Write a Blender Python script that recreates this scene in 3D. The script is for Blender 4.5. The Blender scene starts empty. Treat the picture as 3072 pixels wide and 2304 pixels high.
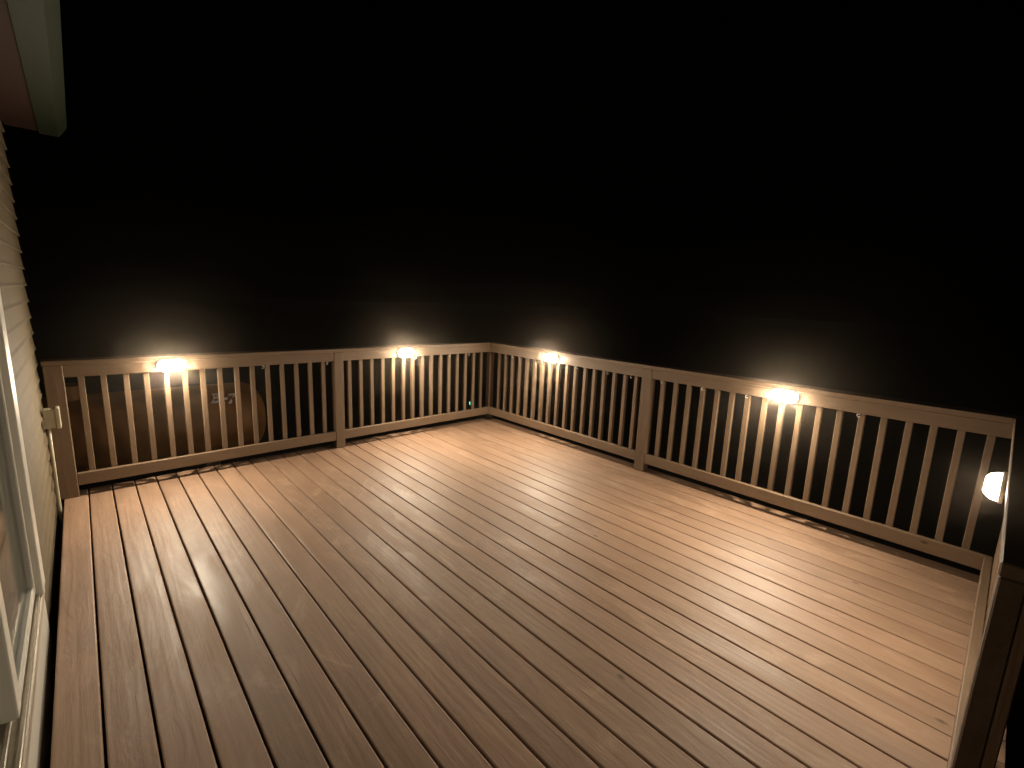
import bpy, bmesh, math, random
from mathutils import Vector, Matrix
random.seed(7)
sc = bpy.context.scene
C = sc.collection

# ------------------------------------------------------------------ camera
cam_data = bpy.data.cameras.new('camera'); cam = bpy.data.objects.new('camera', cam_data); C.objects.link(cam)
sc.camera = cam
YAW, PITCH, ROLL = math.radians(42.896), math.radians(-10.263), math.radians(2.236)
fw = Vector((math.sin(YAW)*math.cos(PITCH), math.cos(YAW)*math.cos(PITCH), math.sin(PITCH)))
rt = Vector((math.cos(YAW), -math.sin(YAW), 0)); up = rt.cross(fw)
r2 = math.cos(ROLL)*rt + math.sin(ROLL)*up; u2 = -math.sin(ROLL)*rt + math.cos(ROLL)*up
M = Matrix((r2, u2, -fw)).transposed().to_4x4(); M.translation = Vector((-3.908, -4.653, 1.605))
cam.matrix_world = M
cam_data.sensor_width = 36.0; cam_data.lens = 1397.8/3072*36.0
cam_data.clip_start = 0.02; cam_data.clip_end = 500

# ------------------------------------------------------------------ night sky
w = bpy.data.worlds.new('World'); sc.world = w; w.use_nodes = True
nt = w.node_tree; nt.nodes.clear()
sky = nt.nodes.new('ShaderNodeTexSky'); sky.sky_type = 'NISHITA'; sky.sun_disc = False
sky.sun_elevation = math.radians(-6.0); sky.sun_rotation = math.radians(120)
bg = nt.nodes.new('ShaderNodeBackground'); bg.inputs['Strength'].default_value = 0.0012
ow = nt.nodes.new('ShaderNodeOutputWorld')
nt.links.new(sky.outputs[0], bg.inputs[0]); nt.links.new(bg.outputs[0], ow.inputs[0])

# ------------------------------------------------------------------ exposure
sc.view_settings.view_transform = 'Standard'; sc.view_settings.look = 'None'
sc.view_settings.exposure = 0.0; sc.view_settings.gamma = 1.0; sc.view_settings.use_curve_mapping = False
LAMP_COLOUR = (1.0, 0.83, 0.62)
LAMP_STRENGTH = 1000.0

# ------------------------------------------------------------------ materials
def new_mat(name):
    m = bpy.data.materials.new(name); m.use_nodes = True
    n = m.node_tree; n.nodes.clear()
    out = n.nodes.new('ShaderNodeOutputMaterial'); b = n.nodes.new('ShaderNodeBsdfPrincipled')
    n.links.new(b.outputs[0], out.inputs[0])
    return m, n, b
def plain(name, col, rough=0.5, metal=0.0, var=0.12, scale=30, bump=0.0):
    m, n, b = new_mat(name)
    tc = n.nodes.new('ShaderNodeTexCoord'); nz = n.nodes.new('ShaderNodeTexNoise')
    nz.inputs['Scale'].default_value = scale; nz.inputs['Detail'].default_value = 5
    n.links.new(tc.outputs['Object'], nz.inputs['Vector'])
    r = n.nodes.new('ShaderNodeValToRGB'); e = r.color_ramp.elements
    e[0].position = .3; e[1].position = .7
    e[0].color = tuple(c*(1-var) for c in col)+(1,); e[1].color = tuple(min(1, c*(1+var)) for c in col)+(1,)
    n.links.new(nz.outputs[0], r.inputs[0]); n.links.new(r.outputs[0], b.inputs['Base Color'])
    b.inputs['Roughness'].default_value = rough; b.inputs['Metallic'].default_value = metal
    if bump:
        bp = n.nodes.new('ShaderNodeBump'); bp.inputs['Strength'].default_value = bump; bp.inputs['Distance'].default_value = .004
        n.links.new(nz.outputs[0], bp.inputs['Height']); n.links.new(bp.outputs[0], b.inputs['Normal'])
    return m
def emit(name, col, strength):
    m, n, b = new_mat(name)
    b.inputs['Base Color'].default_value = (.85, .83, .78, 1)
    b.inputs['Emission Color'].default_value = col+(1,); b.inputs['Emission Strength'].default_value = strength
    return m

def wood(name, dark, light, stretch, rough, bump=0.35, wear=0.35, axis=1, tone=0.16, blotch=.35):
    """painted / stained timber: colour varies per piece, along the grain, and with scuffs"""
    m, n, b = new_mat(name); N = n.nodes.new; L = n.links.new
    tc = N('ShaderNodeTexCoord'); oi = N('ShaderNodeObjectInfo')
    off = N('ShaderNodeVectorMath'); off.operation = 'SCALE'; off.inputs[0].default_value = (7.3, 17.1, 3.7)
    L(oi.outputs['Random'], off.inputs['Scale'])
    add = N('ShaderNodeVectorMath'); add.operation = 'ADD'
    L(tc.outputs['Object'], add.inputs[0]); L(off.outputs[0], add.inputs[1])
    def mapped(s):
        mp = N('ShaderNodeMapping'); mp.inputs['Scale'].default_value = s; L(add.outputs[0], mp.inputs[0]); return mp
    s = [1, 1, 1]; s[axis] = stretch
    # fine grain
    g = N('ShaderNodeTexNoise'); g.inputs['Scale'].default_value = 85; g.inputs['Detail'].default_value = 6; g.inputs['Distortion'].default_value = .6
    L(mapped(s).outputs[0], g.inputs['Vector'])
    # broad patches
    s2 = [1, 1, 1]; s2[axis] = .28
    p = N('ShaderNodeTexNoise'); p.inputs['Scale'].default_value = 6.5; p.inputs['Detail'].default_value = 7; p.inputs['Roughness'].default_value = .62; p.inputs['Distortion'].default_value = .8
    L(mapped(s2).outputs[0], p.inputs['Vector'])
    # cathedral figure
    wv = N('ShaderNodeTexWave'); wv.wave_type = 'RINGS'; wv.rings_direction = 'XYZ'[axis]; wv.inputs['Scale'].default_value = 9; wv.inputs['Distortion'].default_value = 9
    wv.inputs['Detail'].default_value = 3; wv.inputs['Detail Scale'].default_value = 1.2
    s3 = [1, 1, 1]; s3[axis] = .09
    L(mapped(s3).outputs[0], wv.inputs['Vector'])
    ramp = N('ShaderNodeValToRGB'); e = ramp.color_ramp.elements
    e[0].position = .33; e[1].position = .67; e[0].color = dark+(1,); e[1].color = light+(1,)
    mix = N('ShaderNodeMix'); mix.data_type = 'FLOAT'; mix.inputs[0].default_value = .35
    L(p.outputs[0], mix.inputs[2]); L(g.outputs[0], mix.inputs[3]); L(mix.outputs[0], ramp.inputs[0])
    # per piece tone
    hsv = N('ShaderNodeHueSaturation'); mr = N('ShaderNodeMapRange'); mr.inputs[3].default_value = 1-tone; mr.inputs[4].default_value = 1+tone
    L(oi.outputs['Random'], mr.inputs[0]); L(mr.outputs[0], hsv.inputs['Value']); L(ramp.outputs[0], hsv.inputs['Color'])
    # sparse knots
    vo = N('ShaderNodeTexVoronoi'); vo.inputs['Scale'].default_value = 3.1; s4 = [1, 1, 1]; s4[axis] = .55
    L(mapped(s4).outputs[0], vo.inputs['Vector'])
    kr = N('ShaderNodeMapRange'); kr.inputs[1].default_value = .012; kr.inputs[2].default_value = .045; kr.inputs[3].default_value = .28; kr.inputs[4].default_value = 1
    L(vo.outputs['Distance'], kr.inputs[0])
    km = N('ShaderNodeMix'); km.data_type = 'RGBA'; km.blend_type = 'MULTIPLY'; km.inputs[0].default_value = 1
    # worn, dusty blotches where the finish has rubbed thin, and short weather checks along the grain
    s5 = [1, 1, 1]; s5[axis] = .45
    bl = N('ShaderNodeTexNoise'); bl.inputs['Scale'].default_value = 4.2; bl.inputs['Detail'].default_value = 8; bl.inputs['Roughness'].default_value = .7; bl.inputs['Distortion'].default_value = 1.6
    L(mapped(s5).outputs[0], bl.inputs['Vector'])
    bm_ = N('ShaderNodeMapRange'); bm_.inputs[1].default_value = .52; bm_.inputs[2].default_value = .70; bm_.inputs[3].default_value = 0; bm_.inputs[4].default_value = blotch
    L(bl.outputs[0], bm_.inputs[0])
    bx_ = N('ShaderNodeMix'); bx_.data_type = 'RGBA'; bx_.inputs[7].default_value = (light[0]*1.22, light[1]*1.30, light[2]*1.36, 1)
    L(bm_.outputs[0], bx_.inputs[0]); L(hsv.outputs[0], bx_.inputs[6])
    ck = N('ShaderNodeTexNoise'); ck.inputs['Scale'].default_value = 140; ck.inputs['Detail'].default_value = 2; s6 = [1, 1, 1]; s6[axis] = .016
    L(mapped(s6).outputs[0], ck.inputs['Vector'])
    cm = N('ShaderNodeMapRange'); cm.inputs[1].default_value = .66; cm.inputs[2].default_value = .72; L(ck.outputs[0], cm.inputs[0])
    cp = N('ShaderNodeMapRange'); cp.inputs[1].default_value = .50; cp.inputs[2].default_value = .60; L(bl.outputs[0], cp.inputs[0])
    cc = N('ShaderNodeMath'); cc.operation = 'MULTIPLY'; L(cm.outputs[0], cc.inputs[0]); L(cp.outputs[0], cc.inputs[1])
    cd = N('ShaderNodeMix'); cd.data_type = 'RGBA'; cd.inputs[7].default_value = (dark[0]*.35, dark[1]*.33, dark[2]*.30, 1)
    L(cc.outputs[0], cd.inputs[0]); L(bx_.outputs[2], cd.inputs[6])
    L(cd.outputs[2], km.inputs[6]); L(kr.outputs[0], km.inputs[7]); L(km.outputs[2], b.inputs['Base Color'])
    # roughness: the finish is worn in patches
    rr = N('ShaderNodeMapRange'); rr.inputs[1].default_value = .3; rr.inputs[2].default_value = .7; rr.inputs[3].default_value = rough-.07; rr.inputs[4].default_value = rough+wear*.5
    L(p.outputs[0], rr.inputs[0]); L(rr.outputs[0], b.inputs['Roughness'])
    # relief
    msk = N('ShaderNodeMapRange'); msk.inputs[1].default_value = .42; msk.inputs[2].default_value = .68; msk.inputs[3].default_value = .25; msk.inputs[4].default_value = 1
    L(p.outputs[0], msk.inputs[0])
    h1 = N('ShaderNodeMath'); h1.operation = 'MULTIPLY'; L(g.outputs[0], h1.inputs[0]); L(msk.outputs[0], h1.inputs[1])
    h2 = N('ShaderNodeMath'); h2.operation = 'MULTIPLY_ADD'; h2.inputs[1].default_value = .3; L(wv.outputs['Fac'], h2.inputs[0]); L(h1.outputs[0], h2.inputs[2])
    h3 = N('ShaderNodeMath'); h3.operation = 'MULTIPLY_ADD'; h3.inputs[1].default_value = 2.4; L(p.outputs[0], h3.inputs[0]); L(h2.outputs[0], h3.inputs[2])
    bp = N('ShaderNodeBump'); bp.inputs['Strength'].default_value = bump; bp.inputs['Distance'].default_value = .003
    L(h3.outputs[0], bp.inputs['Height']); L(bp.outputs[0], b.inputs['Normal'])
    return m

M_plank = wood('plank_stain', (.232, .140, .086), (.335, .208, .132), .03, .54, bump=.40, wear=.30, tone=.12, blotch=.75)
M_plank.node_tree.nodes['Principled BSDF'].inputs['Specular IOR Level'].default_value = .68
M_rail = wood('rail_stain_x', (.138, .090, .053), (.192, .128, .078), .04, .5, axis=0, tone=.08)
M_raily = wood('rail_stain_y', (.138, .090, .053), (.192, .128, .078), .04, .5, axis=1, tone=.08)
M_railz = wood('rail_stain_z', (.138, .090, .053), (.192, .128, .078), .04, .5, axis=2, tone=.1)
M_frame = wood('rough_timber', (.10, .065, .04), (.17, .11, .07), .05, .7, axis=0)
M_siding = plain('vinyl_siding', (.115, .088, .048), .85, var=.12, scale=9, bump=.05)
M_wall = plain('sheathing', (.22, .17, .12), .8)
M_white = plain('white_vinyl', (.70, .69, .62), .35, var=.03, scale=12)
M_alu = plain('threshold_aluminium', (.62, .58, .50), .28, metal=.6, var=.08, scale=40)
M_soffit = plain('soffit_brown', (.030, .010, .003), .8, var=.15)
M_gutter = plain('gutter_green', (.016, .026, .009), .7, var=.06)
M_roof = plain('roof_shingle', (.06, .055, .05), .9, var=.3)
M_curtain = plain('curtain_cloth', (.10, .095, .075), .9, var=.05, scale=4)
M_box = plain('box_plastic', (.46, .42, .31), .45, var=.05)
M_black = plain('black_metal', (.02, .018, .016), .4)
M_hook = plain('white_coated_hook', (.75, .73, .68), .25, var=.02)
M_lawn = plain('night_lawn', (.012, .014, .008), .95, var=.5, scale=3, bump=.6)
M_tank = plain('tank_paint', (.30, .13, .030), .6, var=.3, scale=4)
M_letter = plain('white_lettering', (.92, .91, .88), .5, var=.02)
M_lens = emit('lamp_lens', LAMP_COLOUR, LAMP_STRENGTH)
# the light source inside sits behind the front and lower half of the lens: its crown and ends are less bright
n = M_lens.node_tree; b = n.nodes['Principled BSDF']
tc = n.nodes.new('ShaderNodeTexCoord'); sx = n.nodes.new('ShaderNodeSeparateXYZ'); n.links.new(tc.outputs['Normal'], sx.inputs[0])
ma = n.nodes.new('ShaderNodeMath'); ma.operation = 'MULTIPLY_ADD'; ma.inputs[1].default_value = -.84; ma.inputs[2].default_value = .06; n.links.new(sx.outputs['Y'], ma.inputs[0])
mb = n.nodes.new('ShaderNodeMath'); mb.operation = 'MULTIPLY_ADD'; mb.inputs[1].default_value = -.60; n.links.new(sx.outputs['Z'], mb.inputs[0]); n.links.new(ma.outputs[0], mb.inputs[2])
mc = n.nodes.new('ShaderNodeMapRange'); mc.inputs[1].default_value = .05; mc.inputs[2].default_value = 1; mc.inputs[3].default_value = .05*LAMP_STRENGTH; mc.inputs[4].default_value = LAMP_STRENGTH
n.links.new(mb.outputs[0], mc.inputs[0]); n.links.new(mc.outputs[0], b.inputs['Emission Strength'])
M_lens_dim = M_lens.copy(); M_lens_dim.name = 'lamp_lens_weak'      # weaker emission for the stair-end lamp
for q in M_lens_dim.node_tree.nodes:
    if q.type == 'MAP_RANGE': q.inputs[3].default_value *= .36; q.inputs[4].default_value *= .36
M_green = emit('green_lens', (.12, 1.0, .62), 1.6)
m, n, b = new_mat('window_glass')
b.inputs['Base Color'].default_value = (.9, .95, .93, 1); b.inputs['Roughness'].default_value = .03
b.inputs['Transmission Weight'].default_value = 1.0; b.inputs['IOR'].default_value = 1.05
M_glass = m

# ------------------------------------------------------------------ mesh helpers
def link_mesh(name, me, mat, parent=None, loc=(0, 0, 0)):
    if mat and not me.materials: me.materials.append(mat)
    o = bpy.data.objects.new(name, me); C.objects.link(o); o.location = loc
    if parent: o.parent = parent
    return o
def box_mesh(name, a, b_, bevel=0.003, seg=1):
    bm = bmesh.new()
    bmesh.ops.create_cube(bm, size=1)
    a = Vector(a); b_ = Vector(b_)
    for v in bm.verts: v.co = Vector((a[i] if v.co[i] < 0 else b_[i] for i in range(3)))
    if bevel: bmesh.ops.bevel(bm, geom=bm.edges[:], offset=bevel, segments=seg, affect='EDGES', profile=.6)
    me = bpy.data.meshes.new(name); bm.to_mesh(me); bm.free(); return me
def box(name, a, b_, mat, parent=None, bevel=0.003, seg=1):
    # origin at the box centre so textures differ from piece to piece
    c = [(a[i]+b_[i])/2 for i in range(3)]
    me = box_mesh(name, [a[i]-c[i] for i in range(3)], [b_[i]-c[i] for i in range(3)], bevel, seg)
    return link_mesh(name, me, mat, parent, c)
def prism(name, foot, z0, z1, mat, parent=None, bevel=.003):
    bm = bmesh.new()
    lo = [bm.verts.new((x, y, z0)) for x, y in foot]; hi = [bm.verts.new((x, y, z1)) for x, y in foot]
    bm.faces.new(lo[::-1]); bm.faces.new(hi)
    for i in range(len(foot)): j = (i+1) % len(foot); bm.faces.new((lo[i], lo[j], hi[j], hi[i]))
    bmesh.ops.recalc_face_normals(bm, faces=bm.faces[:])
    if bevel: bmesh.ops.bevel(bm, geom=bm.edges[:], offset=bevel, segments=1, affect='EDGES')
    me = bpy.data.meshes.new(name); bm.to_mesh(me); bm.free()
    return link_mesh(name, me, mat, parent)
def sweep(bm, pts, rad, sides=8):
    rings = []
    for i, p in enumerate(pts):
        p = Vector(p); d = (Vector(pts[min(i+1, len(pts)-1)])-Vector(pts[max(i-1, 0)])).normalized()
        a = d.cross(Vector((0, 0, 1)))
        if a.length < .05: a = d.cross(Vector((1, 0, 0)))
        a.normalize(); c = d.cross(a)
        rings.append([bm.verts.new(p+rad*(math.cos(2*math.pi*k/sides)*a+math.sin(2*math.pi*k/sides)*c)) for k in range(sides)])
    for i in range(len(rings)-1):
        for k in range(sides): bm.faces.new((rings[i][k], rings[i][(k+1) % sides], rings[i+1][(k+1) % sides], rings[i+1][k]))
    bm.faces.new(rings[0][::-1]); bm.faces.new(rings[-1])
    bmesh.ops.recalc_face_normals(bm, faces=bm.faces[:])
def finish(name, bm, mat, parent=None, loc=(0, 0, 0), smooth=False):
    me = bpy.data.meshes.new(name); bm.to_mesh(me); bm.free()
    if smooth:
        for p in me.polygons: p.use_smooth = True
    return link_mesh(name, me, mat, parent, loc)
def empty(name, loc=(0, 0, 0)):
    o = bpy.data.objects.new(name, None); C.objects.link(o); o.location = (0, 0, 0); o.empty_display_size = .2
    return o
def tag(o, label, cat, group=None):
    o['label'] = label; o['category'] = cat
    if group: o['group'] = group
    return o

GZ = -1.0   # yard level; deck surface is z = 0
# ------------------------------------------------------------------ ground
bm = bmesh.new(); bmesh.ops.create_grid(bm, x_segments=60, y_segments=60, size=150)
for v in bm.verts: v.co.z = GZ
ground = finish('ground', bm, M_lawn); ground['kind'] = 'structure'

# ------------------------------------------------------------------ deck floor
deck = empty('deck'); deck['kind'] = 'structure'
deck['label'] = 'brown stained plank deck floor beside the house'
Y0, Y1 = -4.86, .155
def plank_mesh(i):
    rnd = random.Random(i); W = .1425-[.0088, .0076, .0066, .0056, .0046][i % 5]; T = .032; r = .0055; L = Y1-Y0
    prof = [(-W/2, -T), (-W/2, -r), (-W/2+r*.3, -r*.3), (-W/2+r, 0), (0, rnd.uniform(-.0009, .0007)), (W/2-r, 0), (W/2-r*.3, -r*.3), (W/2, -r), (W/2, -T)]
    bm = bmesh.new(); S = 6; rings = []
    for s in range(S+1):
        t = s/S; dx = rnd.uniform(-.0012, .0012) if 0 < s < S else 0; dz = rnd.uniform(-.0008, .0008); tw = rnd.uniform(-.006, .006)
        rings.append([bm.verts.new((x+dx, t*L, z+dz+tw*x)) for x, z in prof])
    k = len(prof)
    for s in range(S):
        for j in range(k): bm.faces.new((rings[s][j], rings[s][(j+1) % k], rings[s+1][(j+1) % k], rings[s+1][j]))
    bm.faces.new(rings[0]); bm.faces.new(rings[-1][::-1])
    bmesh.ops.recalc_face_normals(bm, faces=bm.faces[:])
    me = bpy.data.meshes.new('plank'); bm.to_mesh(me); bm.free(); me.materials.append(M_plank); return me
PM = [plank_mesh(i) for i in range(15)]
for i in range(30):
    x0 = -3.984+(i-1)*.14230
    wide = 0 if i < 9 else (1 if i < 14 else (2 if i < 19 else 3 if i < 24 else 4))
    me = PM[wide+5*random.randint(0, 2)]
    o = bpy.data.objects.new('plank', me); C.objects.link(o); o.parent = deck
    o.location = (x0+.0711, Y0, random.uniform(-.0012, .0012)); o.rotation_euler = (0, math.radians(random.uniform(-.45, .45)), 0)
# framing below
for x in (-4.10, .10): box('rim_joist', (x-.019, Y0+.02, -.27), (x+.019, Y1-.02, -.036), M_frame, deck)
for k in range(13):
    y = Y0+.04+k*.408
    box('joist', (-4.08, y-.019, -.27), (.08, y+.019, -.036), M_frame, deck)
for x in (-3.9, -1.95, .03):
    for y in (-4.7, .0): box('support_post', (x-.045, y-.045, GZ-.05), (x+.045, y+.045, -.272), M_railz, deck)

# ------------------------------------------------------------------ railings
ZT, ZC, ZR, ZB1, ZB0 = 1.046, 1.010, .921, .181, .088   # cap top, cap underside, rail underside, bottom rail top / underside
bal_me = box_mesh('baluster', (-.019, -.019, 0), (.019, .019, .895), .003); bal_me.materials.append(M_railz)
def balusters(parent, pts):
    for x, y in pts:
        o = bpy.data.objects.new('baluster', bal_me); C.objects.link(o); o.parent = parent
        o.location = (x+random.uniform(-.002, .002), y, .113); o.rotation_euler = (random.uniform(-.003, .003), random.uniform(-.004, .004), random.choice((0, math.pi/2, math.pi, -math.pi/2)))
def hook_mesh():
    bm = bmesh.new()
    pts = [(0, 0, .008), (0, 0, -.006)]+[(.011*math.sin(a), 0, -.017+.011*math.cos(a)) for a in [math.radians(d) for d in range(0, 250, 30)]]
    sweep(bm, pts, .0026, 6)
    bmesh.ops.create_cone(bm, segments=10, radius1=.006, radius2=.006, depth=.003, cap_ends=True, matrix=Matrix.Translation((0, 0, -.0005)))
    me = bpy.data.meshes.new('cup_hook'); bm.to_mesh(me); bm.free(); me.materials.append(M_hook); return me
HK = hook_mesh()
def hook(parent, x, y, rz):
    o = bpy.data.objects.new('cup_hook', HK); C.objects.link(o); o.parent = parent; o.location = (x, y, ZR); o.rotation_euler = (0, 0, rz)

# railing along the far end (faces the camera from the left)
RA = tag(empty('deck_railing'), 'brown wooden railing running from the house wall to the far deck corner', 'railing')
prism('rail_cap', [(-4.146, -.006), (-.006, -.006), (.134, .134), (-4.146, .134)], ZC, ZT, M_rail, RA, .004)
box('post', (-4.140, -.003, .001), (-4.036, .089, ZC-.001), M_railz, RA, .004)
box('post', (-2.052, -.003, .001), (-1.960, .089, ZC-.001), M_railz, RA, .004)
box('post', (.046, .046, .001), (.120, .120, ZC-.001), M_railz, RA, .004)
box('top_rail', (-4.035, .003, ZR), (-2.053, .041, ZC-.001), M_rail, RA)
prism('top_rail', [(-1.959, .003), (.002, .003), (.040, .041), (-1.959, .041)], ZR, ZC-.001, M_rail, RA)
box('bottom_rail', (-4.035, .003, ZB0), (-2.053, .041, ZB1), M_rail, RA)
prism('bottom_rail', [(-1.959, .003), (.002, .003), (.040, .041), (-1.959, .041)], ZB0, ZB1, M_rail, RA)
balusters(RA, [(-(.1009+.1269*k), .0615) for k in range(15)]+[(-(2.1506+.1281*k), .0615) for k in range(15)])
for x in (-3.43, -2.71, -2.12, -1.10, -.33, -.62): hook(RA, x, .018, random.uniform(-.4, .4))

# railing along the long outer side
RB = tag(empty('deck_railing'), 'long brown wooden railing parallel to the planks along the outer side', 'railing')
YC = -4.710
prism('rail_cap', [(-.006, -.006), (-.006, YC+.006), (.083, YC-.083), (.134, YC-.083), (.134, .134)], ZC, ZT, M_raily, RB, .004)
box('post', (-.003, -2.368, .001), (.089, -2.268, ZC-.001), M_railz, RB, .004)
box('post', (.046, YC-.120, .001), (.120, YC-.046, ZC-.001), M_railz, RB, .004)
for z0, z1, nm in ((ZR, ZC-.001, 'top_rail'), (ZB0, ZB1, 'bottom_rail')):
    prism(nm, [(.003, .002), (.041, .040), (.041, -2.267), (.003, -2.267)], z0, z1, M_raily, RB)
    prism(nm, [(.003, -2.369), (.041, -2.369), (.041, YC-.040), (.003, YC-.002)], z0, z1, M_raily, RB)
balusters(RB, [(.0615, -(.1302+.128*k)) for k in range(17)]+[(.0615, -(2.4663+.1272*k)) for k in range(18)])
for y in (-.42, -1.45, -1.86, -2.14, -2.47, -2.86, -3.23, -3.98): hook(RB, .018, y, math.pi/2+random.uniform(-.4, .4))

# short railing at the near end
RC_ = tag(empty('deck_railing'), 'short brown wooden railing at the stair end, with one lamp', 'railing')
XE = -2.375
prism('rail_cap', [(-.006, YC+.006), (XE, YC+.006), (XE, YC-.083), (.083, YC-.083)], ZC, ZT, M_rail, RC_, .004)
box('post', (XE-.0, YC-.044, .001), (XE+.089, YC+.003, ZC-.001), M_frame, RC_, .004)  # darker timber than the other posts, standing in for shade on its near face
for z0, z1, nm in ((ZR, ZC-.001, 'top_rail'), (ZB0, ZB1, 'bottom_rail')):
    prism(nm, [(XE+.090, YC-.003), (.002, YC-.003), (.040, YC-.041), (XE+.090, YC-.041)], z0, z1, M_rail, RC_)
balusters(RC_, [(-(.13+.1275*k), YC-.0615) for k in range(17)])
hook(RC_, -.55, YC-.018, .2)

# ------------------------------------------------------------------ lamps on the top rails
def stadium(hw, hh, nseg=10):
    s = hw-hh; out = []
    for k in range(nseg+1): a = -math.pi/2+math.pi*k/nseg; out.append((s+hh*math.cos(a), hh*math.sin(a)))
    for k in range(nseg+1): a = math.pi/2+math.pi*k/nseg; out.append((-s+hh*math.cos(a), hh*math.sin(a)))
    return out
def lamp_parts():
    # local: x along rail, -y towards the deck, z up, back plane y = 0
    def shell(levels):
        bm = bmesh.new(); rings = []
        for hw, hh, d in levels: rings.append([bm.verts.new((x, -d, z)) for x, z in stadium(hw, hh)])
        k = len(rings[0])
        for i in range(len(rings)-1):
            for j in range(k): bm.faces.new((rings[i][j], rings[i][(j+1) % k], rings[i+1][(j+1) % k], rings[i+1][j]))
        bm.faces.new(rings[0]); bm.faces.new(rings[-1][::-1])
        bmesh.ops.recalc_face_normals(bm, faces=bm.faces[:])
        return bm
    base = shell([(.100, .050, 0), (.100, .050, .010), (.096, .046, .014)])
    dome = shell([(.092, .042, .0145)]+[(.056+.036*math.cos(a), .006+.036*math.cos(a), .016+.040*math.sin(a)) for a in [math.radians(q) for q in range(8, 83, 12)]])
    ms = []
    for nm, bm, mt in (('base_plate', base, M_hook), ('diffuser', dome, M_lens)):
        me = bpy.data.meshes.new(nm); bm.to_mesh(me); bm.free(); me.materials.append(mt)
        for p in me.polygons: p.use_smooth = len(p.vertices) == 4
        ms.append((nm, me))
    return ms
LP = lamp_parts()
def lamp(x, y, z, rz, label, lens=None):
    e = bpy.data.objects.new('deck_lamp', None); C.objects.link(e); e.location = (x, y, z); e.rotation_euler = (0, 0, rz); e.empty_display_size = .1
    tag(e, label, 'lamp', 'oval lamps fixed along the deck railings')
    for nm, me in LP:
        if lens and nm == 'diffuser': me = me.copy(); me.materials[0] = lens
        o = bpy.data.objects.new(nm, me); C.objects.link(o); o.parent = e
ZL = .972
lamp(-3.395, -.0065, ZL, 0, 'lit oval lamp on the railing section that meets the house wall')
lamp(-1.247, -.0065, ZL, 0, 'lit oval lamp on the end railing between its middle post and the far corner')
lamp(-.0065, -1.104, ZL, -math.pi/2, 'lit oval lamp on the long railing between far corner and middle post')
lamp(-.0065, -3.508, ZL-.008, -math.pi/2, 'lit oval lamp on the long railing between middle post and stair-end corner')
lamp(-1.38, YC+.0065, ZL+.002, math.pi, 'lit oval lamp seen side-on, on the short railing at the stair end', M_lens_dim)

# ------------------------------------------------------------------ house
H = tag(empty('house'), 'tan clapboard house wall with white patio door and eave beside the deck', 'house')
XW = -4.176; YH = .075; ZE = 2.66; YN = -8.0
DY0, DY1, DZ0, DZ1 = -3.62, -1.78, .20, 2.22       # door opening
def wallbox(a, b_): return box('wall', a, b_, M_wall, H, 0)
wallbox((XW-.16, DY1, GZ), (XW, YH-.016, ZE)); wallbox((XW-.16, YN, GZ), (XW, DY0, ZE))
wallbox((XW-.16, DY0, DZ1), (XW, DY1, ZE)); wallbox((XW-.16, DY0, GZ), (XW, DY1, DZ0-.05))
wallbox((-9.0, YH-.176, GZ), (XW-.161, YH-.016, ZE))
def lap(y0, y1, z, top):
    hgt = min(.108, top-z)
    prof = [(XW+.001, z), (XW+.016, z), (XW+.017, z+.006), (XW+.011, z+.022), (XW+.003, z+hgt), (XW+.001, z+hgt)]
    bm = bmesh.new(); A = [bm.verts.new((x, y0, q)) for x, q in prof]; B = [bm.verts.new((x, y1, q)) for x, q in prof]
    bm.faces.new(A); bm.faces.new(B[::-1])
    for i in range(len(prof)): j = (i+1) % len(prof); bm.faces.new((A[i], A[j], B[j], B[i]))
    bmesh.ops.recalc_face_normals(bm, faces=bm.faces[:])
    finish('siding_board', bm, M_siding, H)
def lap_end(z, top):
    hgt = min(.108, top-z); yb = YH-.016
    prof = [(yb+.001, z), (yb+.016, z), (yb+.017, z+.006), (yb+.011, z+.022), (yb+.003, z+hgt), (yb+.001, z+hgt)]
    bm = bmesh.new(); A = [bm.verts.new((XW-.002, y, q)) for y, q in prof]; B = [bm.verts.new((-9.0, y, q)) for y, q in prof]
    bm.faces.new(A); bm.faces.new(B[::-1])
    for i in range(len(prof)): j = (i+1) % len(prof); bm.faces.new((A[i], A[j], B[j], B[i]))
    bmesh.ops.recalc_face_normals(bm, faces=bm.faces[:])
    finish('siding_board', bm, M_siding, H)
z = -.52
while z < ZE-.02:
    if z+.108 < DZ1+.09:
        lap(DY1+.078, YH+.004, z, ZE); lap(YN, DY0-.078, z, ZE)
        if z < DZ0-.2: lap(DY0-.077, DY1+.077, z, DZ0-.07)
    else: lap(YN, YH+.004, z, ZE)
    lap_end(z, ZE)
    z += .110
# patio door: white frame, threshold with tracks, sliding panels
pd = box('door_frame', (XW-.16, DY1-.05, DZ0), (XW+.030, DY1+.076, DZ1+.076), M_white, H, .005, 2)      # far jamb with casing
box('jamb_stop', (XW-.10, DY1-.072, DZ0+.002), (XW-.012, DY1-.051, DZ1-.05), M_white, pd, .003).matrix_parent_inverse = Matrix.Translation(pd.location).inverted()
def sub(o, par): o.parent = par; o.matrix_parent_inverse = Matrix.Translation(par.location).inverted(); return o
sub(box('jamb', (XW-.16, DY0-.076, DZ0), (XW+.030, DY0+.05, DZ1+.076), M_white, None, .005, 2), pd)
sub(box('head', (XW-.16, DY0+.051, DZ1-.05), (XW+.029, DY1-.051, DZ1+.075), M_white, None, .005, 2), pd)
th = box('threshold', (XW-.17, DY0-.07, DZ0-.045), (XW+.026, DY1+.07, DZ0-.001), M_alu, H, .006, 2)
sub(box('sill_apron', (XW+.001, DY0-.08, -.30), (XW+.020, DY1+.075, DZ0-.047), M_white, None, .004), th)
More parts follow.
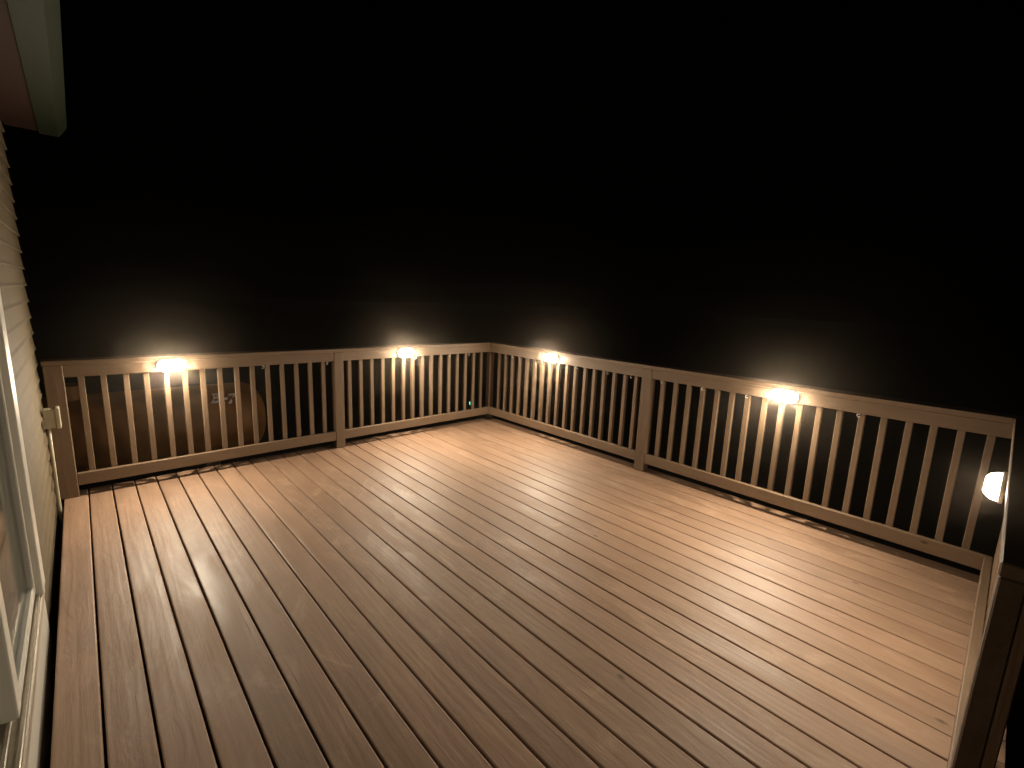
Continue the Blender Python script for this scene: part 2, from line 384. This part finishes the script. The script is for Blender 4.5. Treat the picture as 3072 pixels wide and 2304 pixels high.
for k, (dx, hh) in enumerate(((.012, .010), (-.020, .014), (-.058, .018), (-.096, .014), (-.135, .02))):
    sub(box('track', (XW+dx-.006, DY0+.052, DZ0), (XW+dx+.006, DY1-.052, DZ0+hh), M_alu, None, .002), th)
def panel(x, y0, y1, nm):
    p = box(nm, (x-.022, y1-.03, DZ0+.025), (x+.022, y1, DZ1-.055), M_white, H, .006, 2)
    sub(box('stile', (x-.022, y0, DZ0+.025), (x+.022, y0+.075, DZ1-.055), M_white, None, .006, 2), p)
    sub(box('bottom_stile', (x-.021, y0+.076, DZ0+.026), (x+.021, y1-.031, DZ0+.07), M_white, None, .006), p)
    sub(box('top_stile', (x-.021, y0+.076, DZ1-.15), (x+.021, y1-.031, DZ1-.056), M_white, None, .006), p)
    sub(box('pane', (x-.004, y0+.07, DZ0+.065), (x+.004, y1-.025, DZ1-.145), M_glass, None, 0), p)
    return p
panel(XW-.015, -2.68, DY1-.055, 'fixed_panel')
sp = panel(XW-.068, -2.72, DY1-.062, 'sliding_panel')
hd = bmesh.new(); sweep(hd, [(XW-.05, -2.725, .98), (XW-.05, -2.75, .985), (XW-.05, -2.765, 1.0), (XW-.05, -2.765, 1.14), (XW-.05, -2.75, 1.155), (XW-.05, -2.725, 1.16)], .009, 10)
sub(finish('door_handle', hd, M_black), sp)
bm = bmesh.new(); nseg = 60
top = []; bot = []
for k in range(nseg+1):
    y = DY0-.2+(DY1-DY0+.4)*k/nseg; x = XW-.36+.025*math.sin(k*1.35)
    top.append(bm.verts.new((x, y, 2.3))); bot.append(bm.verts.new((x, y, .1)))
for k in range(nseg): bm.faces.new((top[k], top[k+1], bot[k+1], bot[k]))
ob = finish('curtain', bm, M_curtain, H, smooth=True)
sm = ob.modifiers.new('thickness', 'SOLIDIFY'); sm.thickness = .004
# eave
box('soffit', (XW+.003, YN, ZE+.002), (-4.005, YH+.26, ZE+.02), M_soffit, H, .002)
bm = bmesh.new()
prof = [(-4.003, 0), (-3.90, 0), (-3.868, .045), (-3.850, .075), (-3.850, .12), (-3.858, .12), (-3.860, .078), (-3.905, .008), (-3.995, .008), (-3.995, .125), (-4.003, .125)]
A = [bm.verts.new((x, YN, ZE-.004+q)) for x, q in prof]; B = [bm.verts.new((x, YH+.30, ZE-.004+q)) for x, q in prof]
bm.faces.new(A); bm.faces.new(B[::-1])
for i in range(len(prof)): j = (i+1) % len(prof); bm.faces.new((A[i], A[j], B[j], B[i]))
bmesh.ops.recalc_face_normals(bm, faces=bm.faces[:]); finish('gutter', bm, M_gutter, H)
bm = bmesh.new()
rp = [(-4.006, ZE+.021), (-4.006, ZE+.13), (-6.6, ZE+1.5), (-9.2, ZE+.13), (-9.2, ZE+.021)]
A = [bm.verts.new((x, YN, q)) for x, q in rp]; B = [bm.verts.new((x, YH+.26, q)) for x, q in rp]
bm.faces.new(A); bm.faces.new(B[::-1])
for i in range(len(rp)): j = (i+1) % len(rp); bm.faces.new((A[i], A[j], B[j], B[i]))
bmesh.ops.recalc_face_normals(bm, faces=bm.faces[:]); finish('roof', bm, M_roof, H)

# weatherproof outlet box with conduit on the wall
EB = tag(empty('electrical_box'), 'beige weatherproof electrical box with thin conduit on the house wall', 'electrical box')
box('box_body', (XW+.018, -.25, .610), (-4.098, -.17, .742), M_box, EB, .006, 2)
box('lid', (-4.097, -.256, .603), (-4.074, -.164, .750), M_box, EB, .007, 2)
bm = bmesh.new(); sweep(bm, [(-4.140, -.21, .609), (-4.140, -.21, .3), (-4.141, -.21, .0), (-4.142, -.21, -.10)], .011, 10)
finish('conduit', bm, M_box, EB, smooth=True)

# ------------------------------------------------------------------ yard: storage tank and garden light
TK = tag(empty('storage_tank'), 'dim brown storage tank with white lettering standing beyond the end railing', 'tank')
tr, tcx, tcy, tcz, tl = .47, -3.9, 2.5, -.13, 3.1
bm = bmesh.new(); rings = []; prof = []
for q in range(0, 91, 10): a = math.radians(q); prof.append((-tl/2-.26*math.cos(a), tr*math.sin(a)))
prof += [(0, tr)]
for q in range(90, -1, -10): a = math.radians(q); prof.append((tl/2+.26*math.cos(a), tr*math.sin(a)))
for x, r in prof: rings.append([bm.verts.new((x, max(r, .002)*math.cos(2*math.pi*k/40), max(r, .002)*math.sin(2*math.pi*k/40))) for k in range(40)])
for i in range(len(rings)-1):
    for k in range(40): bm.faces.new((rings[i][k], rings[i][(k+1) % 40], rings[i+1][(k+1) % 40], rings[i+1][k]))
bmesh.ops.recalc_face_normals(bm, faces=bm.faces[:])
sh = finish('shell', bm, M_tank, TK, (tcx, tcy, tcz), True)
for x in (tcx-1.1, tcx+1.1): box('saddle', (x-.08, tcy-.30, GZ-.02), (x+.08, tcy+.30, tcz-.38), M_frame, TK, .01)
bm = bmesh.new(); bmesh.ops.create_cone(bm, segments=24, radius1=.17, radius2=.15, depth=.16, cap_ends=True, matrix=Matrix.Translation((tcx-.2, tcy, tcz+tr+.05)))
finish('valve_dome', bm, M_tank, TK)
def lettering(txt, x, z, size, shear):
    cu = bpy.data.curves.new('lettering', 'FONT'); cu.body = txt; cu.size = size; cu.shear = shear; cu.offset = .006; cu.resolution_u = 3
    to = bpy.data.objects.new('tmp', cu); C.objects.link(to)
    dg = bpy.context.evaluated_depsgraph_get(); me = bpy.data.meshes.new_from_object(to.evaluated_get(dg))
    bpy.data.objects.remove(to)
    for v in me.vertices:
        ang = (z-tcz+v.co.y)/tr
        hgt = tr*math.sin(ang*.98); v.co = Vector((x+v.co.x, tcy-math.sqrt(max(tr*tr-hgt*hgt, 0))-.004, tcz+hgt))
    o = link_mesh('lettering', me, M_letter, TK)
    s = o.modifiers.new('thickness', 'SOLIDIFY'); s.thickness = .002
    return o
lettering('B-', -2.80, .20, .22, .25); lettering('7', -2.615, .17, .22, .25)

SL = tag(empty('garden_light'), 'small glowing green garden stake light on the lawn beyond the far corner', 'garden light')
gx, gy = 2.704, 3.846
bm = bmesh.new(); sweep(bm, [(gx, gy, GZ-.05), (gx, gy, GZ+.13)], .008, 8); finish('stake', bm, M_black, SL)
bm = bmesh.new(); bmesh.ops.create_cone(bm, segments=20, radius1=.040, radius2=.055, depth=.085, cap_ends=True, matrix=Matrix.Translation((gx, gy, GZ+.17))); finish('lens', bm, M_green, SL)
bm = bmesh.new(); bmesh.ops.create_cone(bm, segments=20, radius1=.06, radius2=.02, depth=.03, cap_ends=True, matrix=Matrix.Translation((gx, gy, GZ+.225))); finish('lamp_cap', bm, M_black, SL)

# ------------------------------------------------------------------ added volume for the lamp halos
hz = bpy.data.materials.new('halo_scatter'); hz.use_nodes = True; n = hz.node_tree; n.nodes.clear()
out = n.nodes.new('ShaderNodeOutputMaterial'); pv = n.nodes.new('ShaderNodeVolumePrincipled')
pv.inputs['Color'].default_value = (1.0, .84, .66, 1); pv.inputs['Density'].default_value = .0042; pv.inputs['Anisotropy'].default_value = .975
n.links.new(pv.outputs[0], out.inputs['Volume'])
o = box('halo_haze', (-160, -160, GZ-1.0), (160, 160, 6.0), hz, None, 0); o['kind'] = 'stuff'  # thin scattering air, added to give the lamps a bloom-like halo
